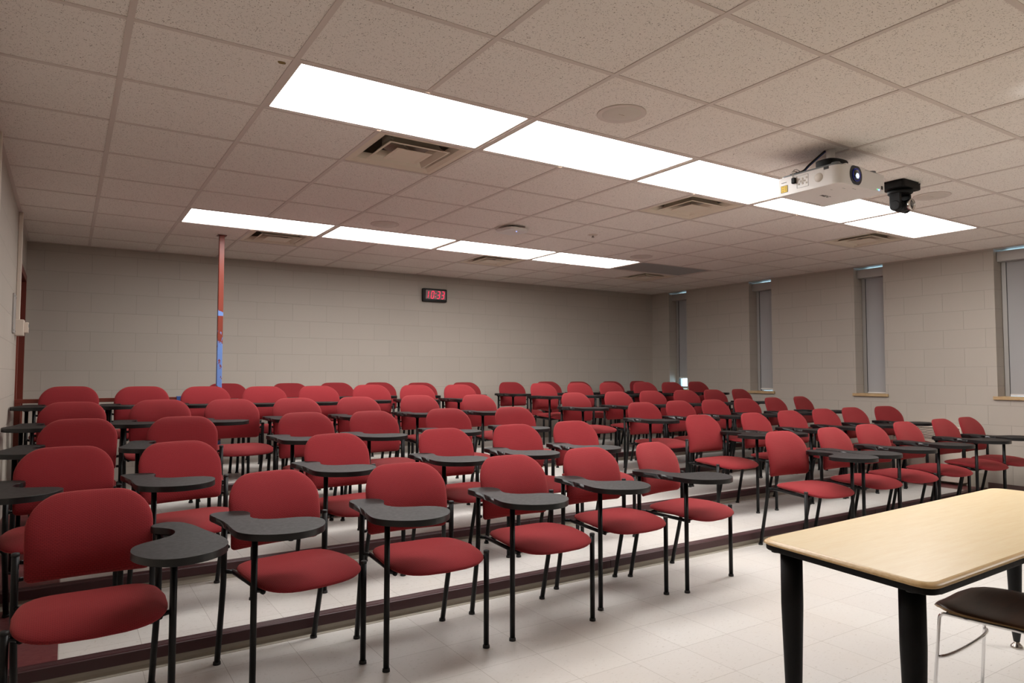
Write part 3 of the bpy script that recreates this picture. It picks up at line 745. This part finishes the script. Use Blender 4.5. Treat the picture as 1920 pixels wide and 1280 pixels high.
def make_chair(m, outline=OUT):
    """m = 1: tablet on the sitter's right (viewer's left); -1 mirrored"""
    t = thing('tablet_arm_chair', '', 'chair')
    X = lambda x: x*m
    def leg(pts, cap_top):
        bm = bm_new(); P = fillet([(X(p[0]), p[1], p[2]) for p in pts], .06, 5) if len(pts) > 2 else [(X(p[0]), p[1], p[2]) for p in pts]
        tube(bm, P, .0125, 14); o = finish('leg', bm, 'black', t)
        bm = bm_new(); f = pts[0]; lathe(bm, [(.0125, .014), (.0155, .012), (.0165, 0), (.012, -.0005)], (X(f[0]), f[1], 0.0005), n=14); finish('foot_cap', bm, 'rubber', o)
        if cap_top:
            bm = bm_new(); f = pts[-1]; lathe(bm, [(.0135, -.006), (.0135, .004), (.010, .006)], (X(f[0]), f[1], f[2]), n=14); finish('end_cap', bm, 'rubber', o)
    leg([(-.246, 0, 0), (-.246, 0, TZ-.026)], False)
    leg([(.246, 0, 0), (.246, 0, .440)], True)
    leg([(-.228, .425, 0), (-.236, .345, .37), (-.236, .345, TZ-.026)], False)
    leg([(.228, .425, 0), (.236, .345, .37), (.236, .345, .615)], True)
    # seat cushion
    oc = []
    for k in range(44):
        a = 2*pi*k/44; ca, sa = cos(a), sin(a); e = 2/4.2
        x = .236*abs(ca)**e*(1 if ca > 0 else -1); y = .132-.205*abs(sa)**e*(1 if sa > 0 else -1)
        x *= 1-.10*max(0, (y-.135)/.213)          # a little narrower at the back
        if y < .05: y -= .022*(1-(x/.238)**2)       # bowed front
        oc.append((x, y))
    def ps(x, y, h):
        u = (y-.135)/.22
        z = .436 + (-.026*max(0, -u-.1)**2.0*1.2) + .004*u + .006*(x/.23)**2*(1 if u > -.3 else .3)
        return (x, y, z + (h*1.1 if h > 0 else h*.9))
    bm = bm_new(); pad(bm, oc, 7, ps, .027); finish('seat', bm, 'fabric', t)
    # backrest pad
    ob = []
    hw, zb, zt = .213, .500, .815
    def arc(cx, cz, rx, rz, a0, a1, n):
        for k in range(n+1):
            a = R(a0+(a1-a0)*k/n); ob.append((cx+rx*cos(a), cz+rz*sin(a)))
    arc(hw-.120, zt-.125, .120, .118, 0, 90, 9)
    arc(-hw+.120, zt-.125, .120, .118, 90, 180, 9)
    ob2 = ob[:]; ob.clear()
    for x, z in ob2: ob.append((x, z + .010*(1-(x/hw)**2)*(1 if z > .70 else 0)))
    ob.insert(10, (0, zt+.003)); ob.insert(10, (.047, zt+.0025)); ob.insert(12, (-.047, zt+.0025))
    for z in (.64, .60, .56): ob.append((-hw+.003*(.64-z)/.08, z))
    arc(-hw+.030, zb+.022, .026, .022, 180, 270, 4)
    for x in (-.12, -.06, 0, .06, .12): ob.append((x, zb))
    arc(hw-.030, zb+.022, .026, .022, 270, 360, 4)
    for z in (.56, .60, .64): ob.append((hw-.003*(.64-z)/.08, z))
    def pb(x, z, h):
        y = .352 + .10*(z-.5) - .42*x*x + 1.35*(z-.60)**2
        return (x, y-h, z)
    bm = bm_new(); pad(bm, ob, 7, pb, .026, 3.4); finish('backrest', bm, 'fabric', t)
    # under-seat frame, with arms reaching the legs
    bm = bm_new()
    for s in (-1, 1):
        tube(bm, [(s*.205, .005, .402), (s*.205, .33, .418)], .010, 8)
        tube(bm, fillet([(s*.205, .02, .405), (s*.225, .012, .412), (s*.246, 0, .418)], .01, 3), .009, 8)
        tube(bm, [(s*.205, .315, .417), (s*.236, .345, .420)], .009, 8)
        tube(bm, [(s*.212, .355, .52), (s*.236, .347, .52)], .008, 8)
        tube(bm, [(s*.205, .358, .58), (s*.236, .347, .585)], .008, 8)
    tube(bm, [(-.205, .04, .402), (.205, .04, .402)], .009, 8); tube(bm, [(-.205, .29, .415), (.205, .29, .415)], .009, 8)
    box(bm, -.12, .12, .03, .30, .404, .412)
    finish('seat_frame', bm, 'black', t)
    # writing tablet
    bm = bm_new(); prism(bm, [(X(x), y) for x, y in outline], TZ-.026, TZ, 0, 1, bev=.004)
    tb = finish('tablet', bm, ['tabtop', 'tabedge'], t)
    bm = bm_new()
    box(bm, min(X(-.278), X(-.232)), max(X(-.278), X(-.232)), -.03, .33, TZ-.034, TZ-.026, bev=.002)
    lathe(bm, [(.020, TZ-.040), (.020, TZ-.0262)], (X(-.236), .345, 0), n=16)
    lathe(bm, [(.020, TZ-.040), (.020, TZ-.0262)], (X(-.246), 0, 0), n=16)
    finish('tablet_bracket', bm, 'black', tb)
    return t
PL = [
(1, 1, -0.676, -0.075, 0.5, 0.99),
(1, 2, 0.109, 0.045, 10, 0.999),
(1, 3, 0.651, -0.05, -1, 1.003),
(1, 4, 1.291, -0.05, 0, 1.002),
(1, 5, 1.922, 0.05, 0, 0.999),
(1, 6, 2.533, 0.047, 10, 1.004),
(1, 7, 3.8, 0.062, -5.0, 1.019),
(1, 8, 4.485, 0.07, 0, 1.02),
(1, 9, 5.009, 0.067, -3.5, 1.026),
(1, 10, 5.611, 0.07, -1.5, 1.027),
(1, 11, 6.284, 0.07, -2.0, 1.03),
(1, 12, 6.808, 0.07, -0.5, 1.03),
(2, 1, -0.783, 0.91, -2.5, 0.993),
(2, 2, -0.166, 0.917, 11.5, 0.993),
(2, 3, 0.673, 0.903, 7.5, 0.997),
(2, 4, 1.411, 0.921, 4.5, 0.996),
(2, 5, 1.963, 0.92, 1.0, 1.001),
(2, 6, 2.49, 0.92, 1.0, 1.008),
(2, 7, 3.964, 0.99, -0.5, 1.005),
(2, 8, 4.699, 0.988, 1.5, 1.0),
(2, 9, 5.235, 0.99, -1.0, 1.008),
(2, 10, 5.78, 0.984, -2.5, 1.012),
(2, 11, 6.301, 0.984, -2.5, 1.013),
(2, 12, 6.86, 0.962, -9.5, 1.013),
(3, 1, -0.761, 1.814, -9.0, 0.998),
(3, 2, -0.16, 1.813, -7.0, 0.992),
(3, 3, 0.741, 1.812, 6.0, 0.996),
(3, 4, 1.272, 1.813, 7.5, 0.991),
(3, 5, 1.885, 1.81, 3.0, 0.994),
(3, 6, 2.529, 1.81, 2.0, 0.99),
(3, 7, 4.102, 1.893, -3.5, 0.993),
(3, 8, 4.641, 1.89, 0.0, 1.0),
(3, 9, 5.169, 1.89, -1.5, 1.002),
(3, 10, 5.692, 1.89, -2.0, 1.004),
(3, 11, 6.252, 1.89, 5.0, 1.008),
(3, 12, 6.787, 1.882, 7.5, 1.013),
(4, 1, -0.771, 2.692, -6.5, 0.985),
(4, 2, -0.188, 2.691, -4.5, 0.991),
(4, 3, 0.382, 2.691, 3.5, 0.985),
(4, 4, 0.913, 2.691, 5.0, 0.985),
(4, 5, 1.458, 2.691, 5.0, 0.985),
(4, 6, 2.059, 2.692, 5.5, 0.99),
(4, 7, 2.716, 2.693, 7.5, 0.985),
(4, 8, 3.972, 2.771, 4.0, 0.985),
(4, 9, 4.562, 2.77, -0.5, 0.989),
(4, 10, 5.092, 2.77, -2.0, 0.992),
(4, 11, 5.651, 2.777, -5, 0.994),
(4, 12, 6.2, 2.77, 0, 0.995),
(4, 13, 6.755, 2.772, 6.0, 0.997),
(5, 1, -0.777, 3.573, -4.5, 1.002),
(5, 2, -0.246, 3.571, -5.0, 0.996),
(5, 3, 0.311, 3.57, 1.5, 0.99),
(5, 4, 0.842, 3.571, 3.5, 0.985),
(5, 5, 1.368, 3.571, 4.5, 0.985),
(5, 6, 1.903, 3.57, 2.0, 0.993),
(5, 7, 2.426, 3.57, 2.5, 0.985),
(5, 8, 2.951, 3.57, 3.0, 0.985),
(5, 9, 4.149, 3.612, 6.5, 0.994),
(5, 10, 4.688, 3.61, 3.0, 0.994),
(5, 11, 5.217, 3.611, 4.5, 0.995),
(5, 12, 5.774, 3.61, -2.0, 0.999),
(5, 13, 6.306, 3.61, 0, 0.995),
(5, 14, 6.842, 3.61, 2.5, 1.001),
(6, 1, 0.669, 4.52, 2, 1.008),
(6, 2, 1.33, 4.52, 2, 1.006),
(6, 3, 1.853, 4.52, 2, 1.009),
(6, 4, 2.375, 4.52, 2, 1.009),
(6, 5, 2.924, 4.52, 2, 1.001),
(6, 6, 3.551, 4.52, 2, 1.001),
(6, 7, 4.25, 4.52, 2, 1.0),
(6, 8, 4.843, 4.52, 0, 1.005),
(6, 9, 5.395, 4.52, 0, 1.001),
(6, 10, 6.01, 4.52, 0, 1.002),
(6, 11, 6.557, 4.52, 0, 1.004)
]
MIR = {(1, 1), (1, 7), (2, 7)}
FLZ = {1: 0, 2: STEP, 3: 2*STEP, 4: 3*STEP, 5: 4*STEP, 6: 4*STEP}
LEFTN = {1: 6, 2: 6, 3: 6, 4: 7, 5: 8, 6: 11}
TOT = {1: 12, 2: 12, 3: 12, 4: 13, 5: 14, 6: 11}
ROW = {1: 'front row', 2: 'second row', 3: 'third row', 4: 'fourth row', 5: 'fifth row', 6: 'rearmost row'}
ORD = ['', 'first', 'second', 'third', 'fourth', 'fifth', 'sixth', 'seventh', 'eighth', 'ninth', 'tenth', 'eleventh']
protoR = protoL = None
for r, i, x, y, th, zs_ in PL:
    mir = (r, i) in MIR
    if (r, i) == (1, 1):
        o = make_chair(-1, OUTL)
    elif mir:
        if protoL is None: protoL = o = make_chair(-1)
        else: o = dup(protoL)
    else:
        if protoR is None: protoR = o = make_chair(1)
        else: o = dup(protoR)
    o.location = (x, y, FLZ[r]); o.rotation_euler = (0, 0, R(th)); o.scale = (1, 1, zs_)
    if r == 6: where = '%s, %s from the left' % (ROW[r], ORD[i])
    elif i <= LEFTN[r]: where = '%s, %s from the left wall' % (ROW[r], ORD[i])
    else: where = '%s, %s from the window wall' % (ROW[r], ORD[TOT[r]-i+1])
    o['label'] = ('red chair with tablet on the window side, ' if mir else 'red fabric chair with black tablet arm, ') + where
    o['category'] = 'chair'; o['group'] = 'red tablet-arm chairs in tiered rows'

# ------------------------------------------------------------------ table
t = thing('table', 'maple-topped work table with thick black legs at the lower right', 'table', (2.1, -1.6, 0))
Q = [(1.118, -1.936), (3.080, -1.887), (3.023, -1.288), (1.184, -1.348)]
def rpoly(Q, r, n=7):
    P = []
    m = len(Q)
    for i in range(m):
        a, b, c = Vector(Q[i-1]), Vector(Q[i]), Vector(Q[(i+1) % m])
        p, q = b+(a-b).normalized()*r, b+(c-b).normalized()*r
        for k in range(n+1):
            s = k/n; v = p*(1-s)**2+b*2*s*(1-s)+q*s*s; P.append((v.x, v.y))
    return P
def inset(Q, d):
    c = Vector((sum(q[0] for q in Q)/4, sum(q[1] for q in Q)/4)); P = []
    for q in Q: P.append((q[0]+(-d if q[0] > c.x else d), q[1]+(-d if q[1] > c.y else d)))
    return P
bm = bm_new()
# laminate field, then a rounded wooden edge band with a small step
prism(bm, rpoly(inset(Q, .016), .05), .706, .7200, 0, 0)
tt = loc(finish('tabletop', bm, 'maple', t), t)
bm = bm_new(); P0 = rpoly(Q, .06); P1 = rpoly(inset(Q, .016), .05)
prof = [(1, .7195), (.75, .7192), (.45, .7172), (.15, .7140), (0, .7110), (.0, .7085), (.2, .7052), (1, .7048)]
rings = []
for f, z in prof: rings.append([bm.verts.new((a[0]*(1-f)+b[0]*f, a[1]*(1-f)+b[1]*f, z)) for a, b in zip(P0, P1)])
n = len(P0)
for a, b in zip(rings, rings[1:]):
    for k in range(n):
        f = bm.faces.new((a[k], a[(k+1) % n], b[(k+1) % n], b[k])); f.smooth = True
e = finish('edge_band', bm, 'mapleedge', tt)
bm = bm_new(); prism(bm, rpoly(inset(Q, .006), .055), .687, .7048, bev=.004); loc(shade_auto(finish('underframe', bm, 'matteblack', t), 40), t)
for x, y in ((1.236, -1.438), (1.205, -1.838), (2.985, -1.80), (2.968, -1.393)):
    bm = bm_new(); lathe(bm, [(.034, .687), (.034, .52), (.0335, .50), (.0215, .105), (.0205, .10)], (x, y, 0), n=30); lg = loc(finish('leg', bm, 'matteblack', t), t)
    bm = bm_new(); lathe(bm, [(.0165, .102), (.0165, .095), (.022, .093), (.020, .080), (.0125, .030), (.012, .028)], (x, y, 0), n=26); f = finish('foot', bm, 'rubber', lg)
    bm = bm_new(); lathe(bm, [(.010, .032), (.011, .024), (.022, .012), (.026, .006), (.026, .0), (.0, .0)], (x, y, 0), n=30); f = finish('glide', bm, 'silver', lg)
for x, y in ((1.218, -1.395), (1.165, -1.86), (1.29, -1.87)):
    bm = bm_new(); lathe(bm, [(.016, .679), (.016, .688)], (x, y, 0), n=16); loc(finish('clamp_button', bm, 'rubber', t), t)

# ------------------------------------------------------------------ plywood side chair, tucked under the table
t = thing('plywood_chair', 'dark brown moulded plywood chair with thin chrome legs under the table', 'chair', (2.022, -1.60, 0), R(4.5))
def shell(bm, rows, th):
    # rows: list of rows of (x,y,z); thick sheet
    nr, nc = len(rows), len(rows[0])
    V = [[Vector(p) for p in r] for r in rows]
    def nrm(i, j):
        a = V[min(i+1, nr-1)][j]-V[max(i-1, 0)][j]; b = V[i][min(j+1, nc-1)]-V[i][max(j-1, 0)]
        n = a.cross(b); return n.normalized() if n.length > 1e-9 else Vector((0, 0, 1))
    A = [[bm.verts.new(V[i][j]+nrm(i, j)*th/2) for j in range(nc)] for i in range(nr)]
    B = [[bm.verts.new(V[i][j]-nrm(i, j)*th/2) for j in range(nc)] for i in range(nr)]
    for i in range(nr-1):
        for j in range(nc-1):
            f = bm.faces.new((A[i][j], A[i][j+1], A[i+1][j+1], A[i+1][j])); f.smooth = True
            f = bm.faces.new((B[i][j], B[i+1][j], B[i+1][j+1], B[i][j+1])); f.smooth = True
    for i in range(nr-1):
        for j in (0, nc-1): f = bm.faces.new((A[i][j], A[i+1][j], B[i+1][j], B[i][j])); f.material_index = 1
    for j in range(nc-1):
        for i in (0, nr-1): f = bm.faces.new((A[i][j], A[i][j+1], B[i][j+1], B[i][j])); f.material_index = 1
rows = []
for i in range(19):
    s = i/18; y = .075-.47*s
    # front waterfall and bowed front outline
    w = .224 if s > .40 else .224*(1-(1-s/.40)**2.6*.93)**.62
    z = .452 - .040*max(0, 1-s/.16)**2 + .010*max(0, s-.6)
    w -= .022*max(0, s-.5)
    rows.append([(w*k/8, y-.0*(k/8)**2, z + .004 - .016*(1-(k/8)**2)*(.35+.65*min(1, s/.4)) - .010*(abs(k)/8)**6) for k in range(-8, 9)])
bm = bm_new(); shell(bm, rows, .011); finish('seat', bm, ['ply', 'plyedge'], t)
rows = []
for i in range(11):
    s = i/10; z = .60+.22*s; w = .215*(1-.35*abs(2*s-1)**3.5)
    rows.append([(w*k/6, -.43-.075*s-.05*(1-(k/6)**2)*.6, z) for k in range(-6, 7)])
bm = bm_new(); shell(bm, rows, .011); finish('backrest', bm, ['ply', 'plyedge'], t)
for sx in (-1, 1):
    # front leg, seat rail, rear leg on one rod, joined by a floor runner-free splay
    bm = bm_new()
    tube(bm, fillet([(sx*.226, .030, .005), (sx*.213, .000, .436), (sx*.224, -.10, .440), (sx*.222, -.22, .442), (sx*.212, -.375, .440)], .022, 6), .0058, 12)
    lg = finish('leg', bm, 'chrome', t)
    bm = bm_new(); lathe(bm, [(.008, .0), (.008, .012), (.0058, .016)], (sx*.226, .030, 0), n=12); finish('glide', bm, 'rubber', lg)
    bm = bm_new()
    tube(bm, fillet([(sx*.226, -.50, .005), (sx*.212, -.405, .43), (sx*.200, -.45, .62), (sx*.185, -.485, .76)], .04, 6), .0058, 12)
    lg = finish('leg', bm, 'chrome', t)
    bm = bm_new(); lathe(bm, [(.008, .0), (.008, .012), (.0058, .016)], (sx*.226, -.50, 0), n=12); finish('glide', bm, 'rubber', lg)
bm = bm_new()
tube(bm, [(.217*sin(pi/2*k/8), .010-.030*(1-abs(k/8)**2.2), .285) for k in range(-8, 9)], .0062, 12)
finish('stretcher', bm, 'chrome', t)
bm = bm_new(); tube(bm, [(-.206, -.385, .438), (.206, -.385, .438)], .0055, 10); tube(bm, [(-.208, -.02, .436), (.208, -.02, .436)], .0055, 10); finish('seat_support', bm, 'chrome', t)

# ------------------------------------------------------------------ camera, world, exposure
cam = bpy.data.cameras.new('camera'); co = bpy.data.objects.new('camera', cam); COL.objects.link(co)
co.location = (-.77757, -2.8677, 1.266); co.rotation_euler = (R(90)+.04803, 0, -.57349)
cam.sensor_width = 36; cam.lens = 36*1293.935/1920; cam.clip_start = .05
S.camera = co
w = bpy.data.worlds.new('sky'); S.world = w; w.use_nodes = True
bg = w.node_tree.nodes['Background']; bg.inputs[0].default_value = (.50, .80, 1, 1); bg.inputs[1].default_value = 9.0
M['lamp'].node_tree.nodes['Principled BSDF'].inputs['Emission Strength'].default_value = 14.5
S.view_settings.view_transform = 'Standard'; S.view_settings.look = 'None'
S.view_settings.exposure = 0.0; S.view_settings.gamma = 1; S.view_settings.use_curve_mapping = False
S.cycles.max_bounces = 8; S.cycles.diffuse_bounces = 5; S.cycles.glossy_bounces = 4; S.cycles.transmission_bounces = 4
S.cycles.sample_clamp_indirect = 6
S.cycles.use_denoising = True
